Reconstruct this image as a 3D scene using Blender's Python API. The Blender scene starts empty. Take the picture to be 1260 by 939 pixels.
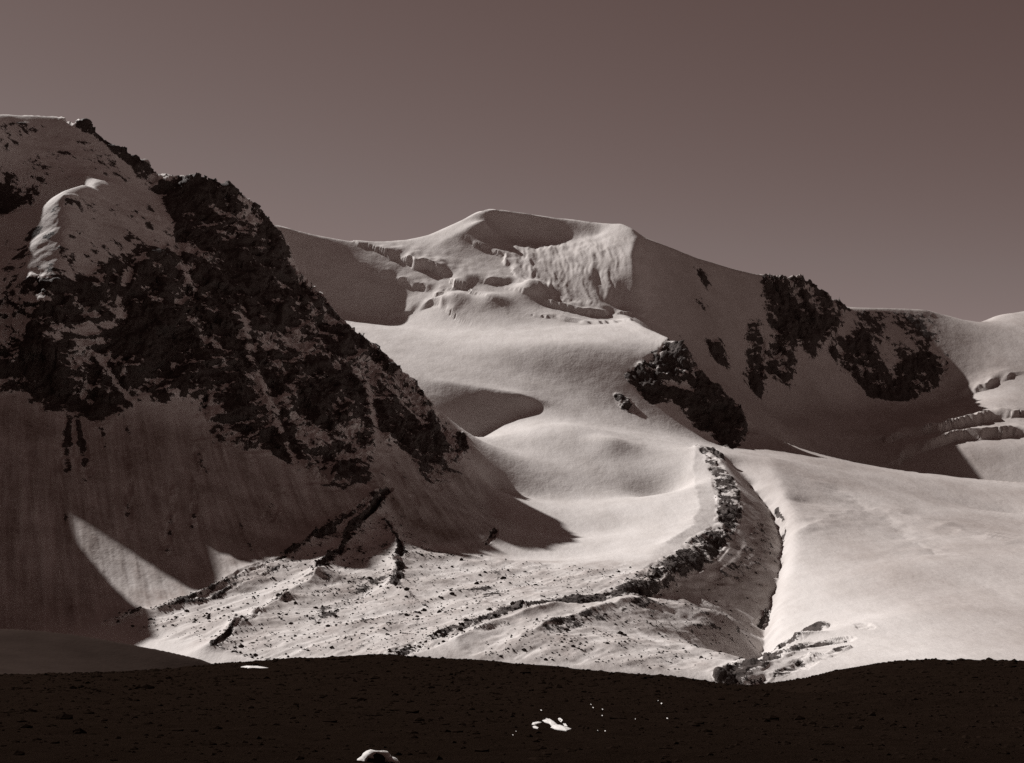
import bpy, math, random
import numpy as np
from mathutils import Vector

R = math.radians
S = bpy.context.scene
COL = S.collection
rng = np.random.default_rng(7)
random.seed(7)

# ------------------------------------------------------------------ camera, sky, sun, exposure
FPX, CX, CY = 1731.0, 630.0, 469.5            # focal length and centre in photo pixels (1260 x 939)
PITCH = math.atan2(130.5, FPX)
cam_d = bpy.data.cameras.new('camera')
cam_d.sensor_width = 36.0
cam_d.lens = 36.0 * FPX / 1260.0
cam_d.clip_start = 0.5
cam_d.clip_end = 30000.0
cam = bpy.data.objects.new('camera', cam_d)
cam.rotation_euler = (R(90) + PITCH, 0, 0)
COL.objects.link(cam)
S.camera = cam

SUN_AZ, SUN_EL = R(45.0), R(36.5)             # azimuth measured from -X (left) towards +Y (away)
TO_SUN = Vector((-math.cos(SUN_EL) * math.cos(SUN_AZ), math.cos(SUN_EL) * math.sin(SUN_AZ), math.sin(SUN_EL)))
sun_d = bpy.data.lights.new('sun', 'SUN')
sun_d.energy = 5.0
sun_d.angle = R(0.55)
sun_d.color = (1.0, 0.955, 0.93)
sun = bpy.data.objects.new('sun', sun_d)
sun.rotation_euler = TO_SUN.to_track_quat('Z', 'Y').to_euler()
sun.location = TO_SUN * 4000
COL.objects.link(sun)

world = bpy.data.worlds.new('World')
S.world = world
world.use_nodes = True
wt = world.node_tree
wt.nodes.clear()
sky = wt.nodes.new('ShaderNodeTexSky')
sky.sky_type = 'NISHITA'
sky.sun_disc = False
sky.sun_elevation = SUN_EL
sky.sun_rotation = math.atan2(TO_SUN.x, TO_SUN.y)
sky.altitude = 4500
sky.air_density = 0.8
sky.dust_density = 3.5
bw = wt.nodes.new('ShaderNodeRGBToBW')
mr = wt.nodes.new('ShaderNodeMapRange'); mr.inputs['From Min'].default_value = 0.8; mr.inputs['From Max'].default_value = 3.0
tc = wt.nodes.new('ShaderNodeMix'); tc.data_type = 'RGBA'
tc.inputs['A'].default_value = (1.0, 0.575, 0.51, 1); tc.inputs['B'].default_value = (1.0, 0.765, 0.725, 1)
tint = wt.nodes.new('ShaderNodeMix'); tint.data_type = 'RGBA'; tint.blend_type = 'MULTIPLY'
tint.inputs['Factor'].default_value = 1.0
wt.links.new(bw.outputs[0], mr.inputs['Value'])
wt.links.new(mr.outputs[0], tc.inputs['Factor'])
wt.links.new(tc.outputs['Result'], tint.inputs['B'])
bg = wt.nodes.new('ShaderNodeBackground'); bg.inputs['Strength'].default_value = 0.064
wo = wt.nodes.new('ShaderNodeOutputWorld')
wt.links.new(sky.outputs[0], bw.inputs[0])
wt.links.new(bw.outputs[0], tint.inputs['A'])
wt.links.new(tint.outputs['Result'], bg.inputs[0])
wt.links.new(bg.outputs[0], wo.inputs[0])

S.view_settings.view_transform = 'Standard'
S.view_settings.look = 'None'
S.view_settings.gamma = 1.0
S.view_settings.exposure = 0.0
S.view_settings.use_curve_mapping = False
S.cycles.use_denoising = False
S.cycles.max_bounces = 6
S.cycles.diffuse_bounces = 1

# ------------------------------------------------------------------ pixel + distance -> point
SP, CP = math.sin(PITCH), math.cos(PITCH)
def P(px, py, Y):
    """a photo pixel at the ground distance Y (metres ahead) -> world point"""
    if Y > 1100: Y *= 0.84 + 0.16 * min(1.0, max(0.0, (Y - 1600) / 620.0))
    u, v = (px - CX) / FPX, (CY - py) / FPX
    dy, dz = CP - v * SP, SP + v * CP
    s = Y / dy
    return (u * s, Y, dz * s)
def W(x, y, z): return (x, y, z)
def L(*pts): return [P(*p) if len(p) == 3 else p[1:] for p in pts]   # ('w',x,y,z) = world

# ------------------------------------------------------------------ noise textures (periodic, sampled bilinearly)
def gauss1(a, sig, axis, wrap=False):
    if sig <= 0.01: return a
    r = int(3 * sig + 1)
    k = np.exp(-0.5 * (np.arange(-r, r + 1) / sig) ** 2); k /= k.sum()
    pad = [(0, 0)] * a.ndim; pad[axis] = (r, r)
    b = np.pad(a, pad, mode='wrap' if wrap else 'edge')
    out = np.zeros_like(a)
    n = a.shape[axis]
    for i, w in enumerate(k):
        sl = [slice(None)] * a.ndim; sl[axis] = slice(i, i + n)
        out += w * b[tuple(sl)]
    return out
def blur(a, sig, wrap=False): return gauss1(gauss1(a, sig, 0, wrap), sig, 1, wrap)

def grad_tex(n=1024, cells=64):
    g = rng.uniform(0, 2 * np.pi, (cells, cells))
    gx, gy = np.cos(g), np.sin(g)
    c = np.arange(n) * cells / n
    i = c.astype(int); f = c - i
    X, Y = np.meshgrid(i, i, indexing='ij'); fx, fy = np.meshgrid(f, f, indexing='ij')
    u = fx ** 3 * (fx * (fx * 6 - 15) + 10); v = fy ** 3 * (fy * (fy * 6 - 15) + 10)
    def d(a, b):
        A, B = (X + a) % cells, (Y + b) % cells
        return gx[A, B] * (fx - a) + gy[A, B] * (fy - b)
    r = (d(0, 0) * (1 - u) + d(1, 0) * u) * (1 - v) + (d(0, 1) * (1 - u) + d(1, 1) * u) * v
    return (r * 1.5).astype(np.float32), cells
def facet_tex(n=1024, cells=48):
    c = np.arange(n) * cells / n
    X, Y = np.meshgrid(c, c, indexing='ij')
    IX, IY = X.astype(int), Y.astype(int)
    ox, oy = rng.random((cells, cells)), rng.random((cells, cells))
    hh = rng.uniform(-1, 1, (cells, cells)); gx = rng.uniform(-1, 1, (cells, cells)); gy = rng.uniform(-1, 1, (cells, cells))
    best = np.full((n, n), 9.0); val = np.zeros((n, n))
    for a in (-1, 0, 1):
        for b in (-1, 0, 1):
            A, B = (IX + a) % cells, (IY + b) % cells
            dx = X - (IX + a + ox[A, B]); dy = Y - (IY + b + oy[A, B])
            d = dx * dx + dy * dy
            m = d < best
            best = np.where(m, d, best)
            val = np.where(m, hh[A, B] * 0.6 + gx[A, B] * dx + gy[A, B] * dy, val)
    return val.astype(np.float32), cells
GT, FT = grad_tex(), facet_tex()
def samp(tex, u, v):
    t, cells = tex
    n = t.shape[0]
    a = (u * (n / cells)) % n; b = (v * (n / cells)) % n
    i = a.astype(np.int32); j = b.astype(np.int32)
    fa = (a - i).astype(np.float32); fb = (b - j).astype(np.float32)
    i %= n; j %= n
    i1 = (i + 1) % n; j1 = (j + 1) % n
    return (t[i, j] * (1 - fa) + t[i1, j] * fa) * (1 - fb) + (t[i, j1] * (1 - fa) + t[i1, j1] * fa) * fb
def fbm(u, v, octs=4, gain=0.5, tex=GT, ridged=False):
    s = np.zeros(np.shape(u), np.float32); a = 1.0; tot = 0
    for o in range(octs):
        n = samp(tex, u + 17.3 * o, v + 9.1 * o)
        if ridged: n = 1 - 2 * np.abs(n)
        s += a * n; tot += a; a *= gain
        u, v = u * 1.93 + v * 0.35, v * 1.93 - u * 0.35
    return s / tot
def smooth(a, lo, hi):
    t = np.clip((a - lo) / (hi - lo), 0, 1)
    return t * t * (3 - 2 * t)

# ------------------------------------------------------------------ the lie of the land: control lines
# every line is a feature one can follow in the view (crests, feet of slopes, breaks of slope) at its distance
SHARP, SOFT = 1, 0
LINES = [
 # left rocky mountain: skyline
 (SHARP, L((-1100, 200, 1500), (-700, 150, 1700), (-400, 150, 1750), (-270, 160, 1840), (-200, 160, 1890), (-160, 170, 1932), (-149, 450, 1940), (-124, 450, 1968), (-114, 165, 1980), (-100, 160, 2000), (-92, 188, 2020), (-72, 188, 2055), (-45, 170, 2100), (-20, 140, 2150), (0, 138, 2200), (30, 138, 2270), (60, 139, 2320), (80, 141, 2330), (110, 150, 2345), (130, 165, 2355), (165, 190, 2375), (195, 212, 2400),
           (225, 214, 2415), (250, 216, 2440), (280, 226, 2470), (300, 237, 2490), (325, 256, 2520), (340, 276, 2540))),
 # its right-hand edge against the glacier
 (SHARP, L((340, 276, 2540), (350, 300, 2530), (365, 335, 2520), (388, 348, 2510), (407, 378, 2490), (425, 396, 2480), (447, 416, 2460), (472, 430, 2440), (492, 452, 2410), (512, 472, 2380),
           (524, 496, 2350), (540, 520, 2320), (553, 535, 2300), (576, 556, 2260), (590, 590, 2190), (605, 640, 2090))),
 # buttress with the hanging snow lip
 (SHARP, L((195, 240, 2360), (165, 230, 2290), (130, 222, 2200), (100, 224, 2120), (78, 234, 2050), (76, 290, 1990), (66, 345, 1930), (50, 420, 1870))),
 (SHARP, L((78, 234, 2050), (40, 266, 2030), (0, 298, 2010), (-80, 360, 1960))),
 (SHARP, L((195, 240, 2360), (190, 270, 2200), (180, 310, 2080), (165, 360, 2000), (150, 430, 1930))),
 (SOFT, L(('w', -640, 2100, 430), ('w', -720, 2060, 380), ('w', -800, 2000, 345))),
 # break between cliffs and talus
 (SOFT, L((-500, 560, 1450), (-300, 520, 1640), (0, 490, 1846), (60, 500, 1850), (120, 515, 1850), (200, 490, 1915), (270, 540, 1900), (350, 590, 1870), (400, 600, 1890), (450, 585, 1960), (500, 590, 2020), (545, 575, 2140))),
 # foot of the talus
 (SOFT, L((-500, 850, 1300), (-200, 820, 1380), (0, 800, 1440), (130, 770, 1500), (200, 750, 1550), (300, 705, 1660), (380, 668, 1770), (440, 630, 1860), (470, 612, 1910), (500, 650, 1890), (560, 672, 1890), (610, 662, 1970))),
 # behind the left mountain
 (SOFT, L(('w', -2400, 3200, 420), ('w', -1500, 3200, 400), ('w', -700, 3200, 380), ('w', -420, 3100, 330), ('w', -300, 2800, 240), ('w', -160, 2620, 150), ('w', -60, 2500, 80))),
 # valley floor
 (SOFT, L((-400, 860, 1150), (100, 830, 1230), (300, 812, 1300), (450, 808, 1300), (600, 818, 1270), (750, 824, 1270), (880, 834, 1290))),
 (SOFT, L((330, 745, 1560), (450, 735, 1600), (560, 715, 1730), (640, 705, 1800))),
 (SOFT, L((470, 680, 1870), (560, 690, 1900), (640, 690, 1930), (740, 690, 1940))),
 # main moraine crest
 (SHARP, L((490, 803, 1310), (560, 774, 1420), (640, 747, 1540), (730, 736, 1640), (790, 716, 1740), (830, 690, 1850), (870, 664, 1980), (900, 640, 2080), (908, 612, 2190), (895, 580, 2340),
           (880, 558, 2460), (866, 547, 2550))),
 # inner foot of the moraine
 (SOFT, L((640, 722, 1680), (720, 712, 1760), (780, 690, 1850), (820, 664, 1960), (850, 640, 2060), (858, 610, 2180), (852, 580, 2330), (845, 560, 2480))),
 # ravine outside the moraine
 (SHARP, L((905, 838, 1560), (925, 812, 1680), (940, 785, 1780), (944, 745, 1900), (958, 700, 2010), (962, 660, 2140), (948, 622, 2260), (922, 594, 2390), (900, 574, 2520))),
 (SOFT, L((745, 741, 1670), (800, 733, 1740), (840, 730, 1790), (880, 735, 1830), (920, 752, 1850))),
 # lower apron outside the moraine
 (SOFT, L((560, 800, 1330), (640, 775, 1430), (720, 757, 1540), (800, 744, 1660), (870, 745, 1720), (910, 760, 1720))),
 # right-hand snowfield
 (SOFT, L((960, 835, 1300), (1100, 818, 1320), (1260, 815, 1330), (1600, 815, 1330))),
 (SOFT, L((990, 775, 1640), (1100, 750, 1680), (1260, 740, 1720), (1500, 740, 1720))),
 (SHARP, L((952, 775, 1750), (960, 732, 1900), (973, 687, 2010), (979, 645, 2140), (966, 609, 2260), (955, 584, 2400), (945, 566, 2560))),
 (SOFT, L((1100, 690, 1900), (1260, 690, 1900), (1500, 690, 1900))),
 (SOFT, L((980, 620, 2250), (1080, 625, 2260), (1160, 650, 2150), (1260, 660, 2120))),
 (SHARP, L((945, 561, 2600), (985, 572, 2600), (1040, 584, 2570), (1100, 598, 2530), (1180, 620, 2450), (1260, 640, 2400))),
 # floor of the right-hand cirque
 (SOFT, L((905, 570, 3150), (1000, 568, 3480), (1100, 590, 3480), (1200, 608, 3260), (1300, 632, 3180))),
 (SOFT, L((940, 520, 3650), (1000, 505, 3780), (1100, 505, 3900), (1180, 500, 4000))),
 # right-hand snow ridge: skyline
 (SHARP, L((783, 290, 3850), (820, 302, 3880), (860, 318, 3930), (900, 329, 3990), (940, 338, 4040), (985, 342, 4100), (1005, 352, 4140), (1022, 366, 4170), (1042, 379, 4210), (1090, 379, 4290), (1140, 380, 4370),
           (1165, 388, 4430), (1190, 396, 4500), (1212, 396, 4560), (1225, 388, 4600), (1240, 384, 4600), (1260, 382, 4600), (1400, 360, 4600), (1700, 330, 4600))),
 # far right glacier
 (SOFT, L((1240, 440, 4080), (1300, 450, 4060), (1450, 450, 4000))),
 (SOFT, L((1225, 490, 3800), (1300, 500, 3760), (1450, 520, 3700))),
 (SOFT, L((1150, 545, 3480), (1180, 545, 3440), (1260, 545, 3420), (1400, 560, 3350))),
 # middle rock spur
 (SHARP, L((762, 384, 3570), (795, 402, 3240), (835, 420, 3060), (860, 452, 3020), (882, 478, 3000), (912, 508, 2960), (921, 532, 2940))),
 (SOFT, L((790, 505, 2900), (840, 535, 2840), (880, 553, 2830), (905, 566, 2850))),
 (SOFT, L((560, 425, 3130), (620, 422, 3090), (690, 418, 3060), (745, 425, 3050), (785, 440, 3020))),
 (SOFT, L((640, 455, 2990), (700, 480, 2930), (760, 512, 2840), (815, 540, 2760))),
 (SOFT, L((860, 450, 3560), (890, 480, 3460), (925, 520, 3330))),
 # crest of the glacier shoulder
 (SOFT, L((430, 396, 3350), (480, 410, 3200), (540, 428, 3080), (600, 446, 3000), (660, 470, 2920), (720, 500, 2830), (780, 530, 2730), (835, 549, 2630), (862, 552, 2580))),
 # glacier below it
 (SHARP, L((530, 468, 2790), (590, 477, 2785), (640, 484, 2790), (668, 494, 2800))),
 (SHARP, L((530, 565, 2520), (555, 556, 2590), (588, 541, 2680), (620, 523, 2720), (662, 503, 2785))),
 (SOFT, L((690, 530, 2650), (740, 535, 2680))),
 (SOFT, L((590, 560, 2480), (650, 565, 2480), (720, 565, 2490), (790, 562, 2500))),
 (SOFT, L((610, 620, 2220), (680, 620, 2240), (760, 615, 2270), (815, 605, 2320))),
 (SOFT, L((620, 660, 2060), (700, 665, 2060), (770, 655, 2090))),
 # upper plateau and peak
 (SOFT, L((380, 380, 3380), (440, 396, 3490), (478, 402, 3540), (510, 406, 3430), (560, 408, 3340), (640, 402, 3350), (720, 400, 3380), (750, 400, 3430))),
 (SOFT, L((540, 372, 3500), (600, 372, 3480), (650, 388, 3430), (700, 386, 3440), (745, 388, 3500))),
 (SOFT, L((525, 325, 3690), (570, 322, 3720), (612, 312, 3800))),
 (SHARP, L((250, 280, 3550), (330, 272, 3660), (385, 288, 3720), (430, 296, 3770), (470, 299, 3820), (505, 295, 3870), (530, 289, 3900), (560, 274, 3950), (585, 260, 3990), (600, 255, 4000), (612, 255, 4005), (660, 263, 4010),
           (700, 268, 4010), (740, 274, 3980), (765, 275, 3930), (778, 281, 3880), (783, 290, 3850))),
 (SHARP, L((518, 305, 3800), (535, 301, 3815), (560, 288, 3850), (585, 274, 3890), (598, 266, 3905))),
 (SHARP, L((783, 290, 3850), (777, 310, 3740), (781, 330, 3680), (782, 350, 3630), (764, 372, 3590), (762, 384, 3570))),
 (SOFT, L((622, 308, 3935), (680, 304, 3930), (718, 300, 3922), (738, 289, 3935))),
 (SOFT, L((640, 345, 3640), (690, 355, 3600), (730, 365, 3570), (752, 374, 3575))),
 # behind everything
 (SOFT, L(('w', -2400, 5300, 300), ('w', 2600, 5300, 300))),
 # the hill in front
 (SOFT, L(('w', -300, -100, 10), ('w', 300, -100, 10))),
 (SOFT, L(('w', -30, 0, -1.8), ('w', 30, 0, -1.8))),
 (SOFT, L((-700, 935, 72), (300, 939, 72), (1260, 939, 72), (1900, 935, 72))),
 (SOFT, L((-900, 880, 200), (0, 875, 200), (700, 880, 200), (1260, 880, 200), (2000, 875, 200))),
 (SHARP, L((-600, 835, 390), (-200, 832, 390), (0, 829, 390), (150, 826, 390), (230, 823, 390), (290, 810, 390), (330, 811, 390), (400, 808, 390), (470, 804, 390), (520, 808, 390), (570, 806, 390), (600, 806, 390),
           (640, 811, 390), (700, 819, 390), (750, 823, 390), (790, 827, 390), (850, 829, 390), (890, 835, 390), (912, 845, 390), (935, 850, 390), (960, 845, 390), (1000, 826, 390), (1050, 816, 390),
           (1090, 812, 390), (1130, 810, 390), (1180, 812, 390), (1260, 808, 390), (1600, 800, 390), (2000, 795, 390))),
 (SOFT, L(('w', -20, 720, -190), ('w', 100, 720, -200), ('w', 400, 720, -205), ('w', 1200, 720, -205))),
 (SOFT, L(('w', -1200, 1050, -150), ('w', -250, 1050, -165), ('w', 400, 1050, -200), ('w', 1200, 1050, -190))),
 (SOFT, L((-400, 835, 540), (0, 829, 530), (150, 826, 520), (230, 824, 510))),
 # shoulder of snow behind the hill on the left
 (SHARP, L((-300, 755, 800), (0, 773, 800), (60, 777, 800), (130, 788, 800), (200, 799, 800), (270, 815, 800), (300, 830, 800))),
]

# ------------------------------------------------------------------ solve the height field
G0 = 6.0
X0, X1, Y0, Y1 = -2600.0, 2600.0, -110.0, 5310.0
nx, ny = int((X1 - X0) / G0) + 1, int((Y1 - Y0) / G0) + 1
def raster(pts, step=3.0):
    out = []
    for a, b in zip(pts[:-1], pts[1:]):
        a, b = np.array(a), np.array(b)
        n = max(2, int(np.hypot(*(b - a)[:2]) / step))
        t = np.linspace(0, 1, n)[:, None]
        out.append(a + (b - a) * t)
    return np.concatenate(out)
acc = np.zeros((nx, ny)); cnt = np.zeros((nx, ny)); shp = np.zeros((nx, ny))
for kind, pts in LINES:
    q = raster(pts)
    i = np.round((q[:, 0] - X0) / G0).astype(int); j = np.round((q[:, 1] - Y0) / G0).astype(int)
    ok = (i >= 0) & (i < nx) & (j >= 0) & (j < ny)
    np.add.at(acc, (i[ok], j[ok]), q[ok, 2]); np.add.at(cnt, (i[ok], j[ok]), 1)
    if kind: shp[i[ok], j[ok]] = 1
def solve(acc, cnt, level):
    m = cnt > 0
    z = np.where(m, acc / np.maximum(cnt, 1e-9), 0)
    if min(acc.shape) <= 20:
        h = np.where(m, z, z[m].mean()); it = 400
    else:
        a, b = acc.shape[0] // 2 * 2, acc.shape[1] // 2 * 2
        ds = lambda q: q[:a:2, :b:2] + q[1:a:2, :b:2] + q[:a:2, 1:b:2] + q[1:a:2, 1:b:2]
        zc = np.where(m, z, 0)
        hc = solve(ds(zc), ds(m.astype(float)), level + 1)
        hu = np.pad(np.repeat(np.repeat(hc, 2, 0), 2, 1), ((0, acc.shape[0] - a), (0, acc.shape[1] - b)), mode='edge')
        h = np.where(m, z, blur(hu, 1.0)); it = 120
    for _ in range(it):
        p = np.pad(h, 1, mode='edge')
        n = 0.25 * (p[:-2, 1:-1] + p[2:, 1:-1] + p[1:-1, :-2] + p[1:-1, 2:])
        h = np.where(m, z, n)
    return h
H = solve(acc, cnt, 0)
w_sharp = np.clip(blur(shp, 6.0) * 20, 0, 1)
Hs = blur(H, 1.1); Hm = blur(H, 4.5); Hb = blur(H, 7.5)
H = Hs * w_sharp + (0.5 * Hm + 0.5 * Hb) * (1 - w_sharp)
H = H.astype(np.float32)

def grid_samp(A, x, y):
    a = np.clip((x - X0) / G0, 0, nx - 1.001); b = np.clip((y - Y0) / G0, 0, ny - 1.001)
    i = a.astype(np.int32); j = b.astype(np.int32)
    fa = (a - i).astype(np.float32); fb = (b - j).astype(np.float32)
    return (A[i, j] * (1 - fa) + A[i + 1, j] * fa) * (1 - fb) + (A[i, j + 1] * (1 - fa) + A[i + 1, j + 1] * fa) * fb

def drape(px, py, y0, y1):
    """where the line of sight through a photo pixel meets the land between two distances"""
    ys = np.linspace(y0, y1, 700)
    u, v = (px - CX) / FPX, (CY - py) / FPX
    s = ys / (CP - v * SP)
    xs, zs = u * s, (SP + v * CP) * s
    gap = zs - grid_samp(H, xs, ys)
    hit = np.where(gap < 0)[0]
    k = hit[0] if len(hit) else int(np.argmin(gap))
    return xs[k], ys[k], zs[k]

# ------------------------------------------------------------------ masks on the plan: rock, grit, lines
def poly_mask(poly):
    m = np.zeros((nx * 2, ny * 2), bool)
    xs = X0 + np.arange(nx * 2) * G0 / 2; ys = Y0 + np.arange(ny * 2) * G0 / 2
    p = np.array(poly)
    i0, i1 = np.searchsorted(xs, [p[:, 0].min(), p[:, 0].max()]); j0, j1 = np.searchsorted(ys, [p[:, 1].min(), p[:, 1].max()])
    gx, gy = np.meshgrid(xs[i0:i1], ys[j0:j1], indexing='ij')
    ins = np.zeros(gx.shape, bool)
    for (ax, ay), (bx, by) in zip(p, np.roll(p, -1, 0)):
        if ay == by: continue
        c = ((ay > gy) != (by > gy)) & (gx < (bx - ax) * (gy - ay) / (by - ay) + ax)
        ins ^= c
    m[i0:i1, j0:j1] = ins
    return m
def px_poly(pts, y0, y1):
    d = []
    for (ax, ay), (bx, by) in zip(pts, pts[1:] + pts[:1]):
        n = max(1, int(math.hypot(bx - ax, by - ay) / 12))
        for t in range(n): d.append((ax + (bx - ax) * t / n, ay + (by - ay) * t / n))
    return [drape(a, b, y0, y1)[:2] for a, b in d]
def samp2(A, x, y):
    a = np.clip((x - X0) / G0 * 2, 0, nx * 2 - 1.001); b = np.clip((y - Y0) / G0 * 2, 0, ny * 2 - 1.001)
    i = a.astype(np.int32); j = b.astype(np.int32)
    fa = (a - i).astype(np.float32); fb = (b - j).astype(np.float32)
    return (A[i, j] * (1 - fa) + A[i + 1, j] * fa) * (1 - fb) + (A[i, j + 1] * (1 - fa) + A[i + 1, j + 1] * fa) * fb
ROCK = np.zeros((nx * 2, ny * 2), np.float32)
def put(m, val, i0, i1, j0, j1, cut):
    A = ROCK[i0:i1, j0:j1]
    if cut: A[:] = A * (1 - m * val)
    else: A[:] = np.maximum(A, m * val)
def box_of(q, pad):
    h = G0 / 2
    return (max(0, int((q[:, 0].min() - pad - X0) / h)), min(nx * 2, int((q[:, 0].max() + pad - X0) / h) + 1),
            max(0, int((q[:, 1].min() - pad - Y0) / h)), min(ny * 2, int((q[:, 1].max() + pad - Y0) / h) + 1))
def rock(pts, val, y0, y1, soft=1.8, cut=False):
    q = np.array(px_poly(pts, y0, y1))
    i0, i1, j0, j1 = box_of(q, 40)
    m = blur(poly_mask(q)[i0:i1, j0:j1].astype(np.float32), soft)
    put(m, val, i0, i1, j0, j1, cut)
def rock_line(pts, val, width, y0, y1, cut=False):
    q = np.array([drape(a, b, y0, y1)[:2] for a, b in pts])
    i0, i1, j0, j1 = box_of(q, width * 2)
    d = line_dist(q, grid_xy2[0][i0:i1], grid_xy2[1][:, j0:j1])
    put(np.clip(1.5 - d / width, 0, 1).astype(np.float32), val, i0, i1, j0, j1, cut)
def line_dist(q, gx, gy, signed=False):
    best = np.full(np.broadcast(gx, gy).shape, 1e9, np.float32); sd = best.copy()
    for a, b in zip(q[:-1], q[1:]):
        d = b - a; l2 = max(d @ d, 1e-6)
        rx, ry = gx - a[0], gy - a[1]
        t = np.clip((rx * d[0] + ry * d[1]) / l2, 0, 1)
        e = np.hypot(rx - t * d[0], ry - t * d[1])
        m = e < best
        best = np.where(m, e, best)
        if signed: sd = np.where(m, e * np.sign(d[0] * ry - d[1] * rx), sd)
    return (sd, best) if signed else best
grid_xy2 = ((X0 + np.arange(nx * 2) * G0 / 2).astype(np.float32)[:, None], (Y0 + np.arange(ny * 2) * G0 / 2).astype(np.float32)[None, :])

LM = (1350, 2600)
rock([(85, 135), (130, 150), (165, 178), (195, 200), (225, 205), (250, 208), (280, 218), (300, 228), (325, 245), (352, 268), (365, 290), (372, 330), (392, 342), (412, 372), (432, 393), (455, 412), (478, 425), (500, 448),
      (520, 470), (533, 496), (548, 518), (575, 540), (576, 560), (560, 578), (530, 602), (510, 575), (495, 545), (470, 548), (455, 582), (430, 592), (400, 602), (375, 592), (350, 567), (320, 552), (290, 557), (265, 547),
      (250, 522), (240, 492), (215, 502), (180, 487), (150, 497), (125, 522), (105, 527), (85, 502), (60, 507), (35, 492), (-80, 480), (-80, 400), (0, 340), (30, 332), (60, 328), (85, 345), (130, 320), (190, 300), (212, 275),
      (195, 240), (165, 212), (140, 188), (110, 168)], 0.70, *LM, soft=4.0)
rock([(-80, 150), (60, 150), (140, 190), (180, 225), (100, 222), (60, 235), (0, 290), (-80, 330)], 0.26, *LM)
rock([(-20, 220), (30, 230), (20, 270), (-20, 290)], 0.5, *LM)
rock([(0, 300), (80, 240), (190, 250), (200, 290), (90, 330), (0, 340)], 0.36, *LM)
# rocks 2 : snow gullies through the cliffs
for g, w_ in (([(205, 262), (212, 300), (235, 350)], 9), ([(298, 380), (310, 440), (335, 500), (352, 545), (378, 590)], 8), ([(452, 470), (462, 520), (470, 560)], 8),
              ([(480, 480), (500, 500), (520, 520)], 8), ([(120, 440), (150, 480), (170, 500)], 6), ([(160, 330), (140, 400), (60, 420)], 7), ([(395, 420), (420, 470)], 4)):
    rock_line(g, 0.5, w_ * 0.8, *LM, cut=True)
# streaks of grit down the talus
for g, w_, v_ in (([(85, 510), (82, 580)], 5, .5), ([(95, 510), (108, 590)], 5, .5), ([(248, 520), (244, 560), (252, 580)], 5, .5), ([(215, 600), (205, 680)], 3, .38), ([(240, 590), (238, 650)], 3, .36),
                  ([(160, 590), (158, 650)], 3, .34), ([(345, 600), (330, 640)], 6, .36), ([(420, 600), (445, 590), (470, 585)], 8, .42), ([(480, 560), (500, 590), (512, 620)], 5, .42)):
    rock_line(g, v_, w_, *LM)
rock([(532, 532), (545, 528), (552, 550), (545, 575), (533, 568)], .85, *LM, soft=1.5)
rock([(556, 535), (572, 532), (577, 550), (565, 570), (556, 560)], .85, *LM, soft=1.5)
rock_line([(90, 145), (110, 150), (130, 165), (165, 190), (195, 212), (225, 214), (250, 216), (280, 226), (300, 237), (325, 256), (340, 276)], .85, 18, 2100, 2700)
rock_line([(345, 290), (365, 335), (388, 348), (407, 378), (425, 396), (447, 416), (472, 430), (492, 452), (512, 472), (524, 496), (540, 520)], .72, 10, 2100, 2700)
RM = (2950, 4400)
rock_line([(945, 338), (985, 342), (1005, 352), (1022, 366), (1040, 378)], .8, 16, 3800, 4400)
OUT = {
 'a': ([(938, 332), (960, 328), (992, 334), (1008, 346), (1024, 362), (1042, 378), (1040, 395), (1025, 410), (1012, 420), (1006, 436), (997, 441), (986, 422), (979, 426), (976, 470), (966, 476), (955, 460), (945, 466), (934, 440), (944, 430), (950, 410), (940, 380), (938, 355)], .76, RM),
 'b': ([(918, 398), (936, 390), (946, 440), (941, 472), (935, 492), (920, 476), (914, 460), (924, 450), (917, 430)], .74, RM),
 'c': ([(1015, 430), (1045, 412), (1062, 400), (1080, 425), (1086, 448), (1112, 442), (1130, 430), (1166, 438), (1171, 460), (1150, 482), (1110, 496), (1068, 491), (1058, 474), (1038, 460)], .70, RM),
 'd': ([(868, 420), (884, 413), (893, 430), (896, 448), (888, 452), (876, 440)], .78, RM),
 'e': ([(855, 330), (864, 332), (877, 355), (866, 354)], .72, RM),
 'f': ([(857, 367), (866, 370), (872, 384), (861, 380)], .70, RM),
 'g': ([(775, 452), (800, 434), (820, 418), (836, 412), (852, 438), (866, 464), (882, 474), (896, 489), (914, 504), (922, 530), (911, 549), (896, 553), (880, 541), (858, 531), (840, 516), (828, 492), (802, 502), (785, 486), (765, 462)], .72, (2700, 3800)),
 'h': ([(750, 478), (765, 484), (780, 494), (792, 512), (775, 511), (758, 500)], .72, (2700, 3800)),
}
for k, (pts, v, yy) in OUT.items(): rock(pts, v, *yy, soft=3.0)
rock([(1045, 382), (1150, 384), (1168, 440), (1110, 450), (1060, 430)], .46, *RM)
rock_line([(815, 470), (850, 478)], .5, 10, 2700, 3800, cut=True)


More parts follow.
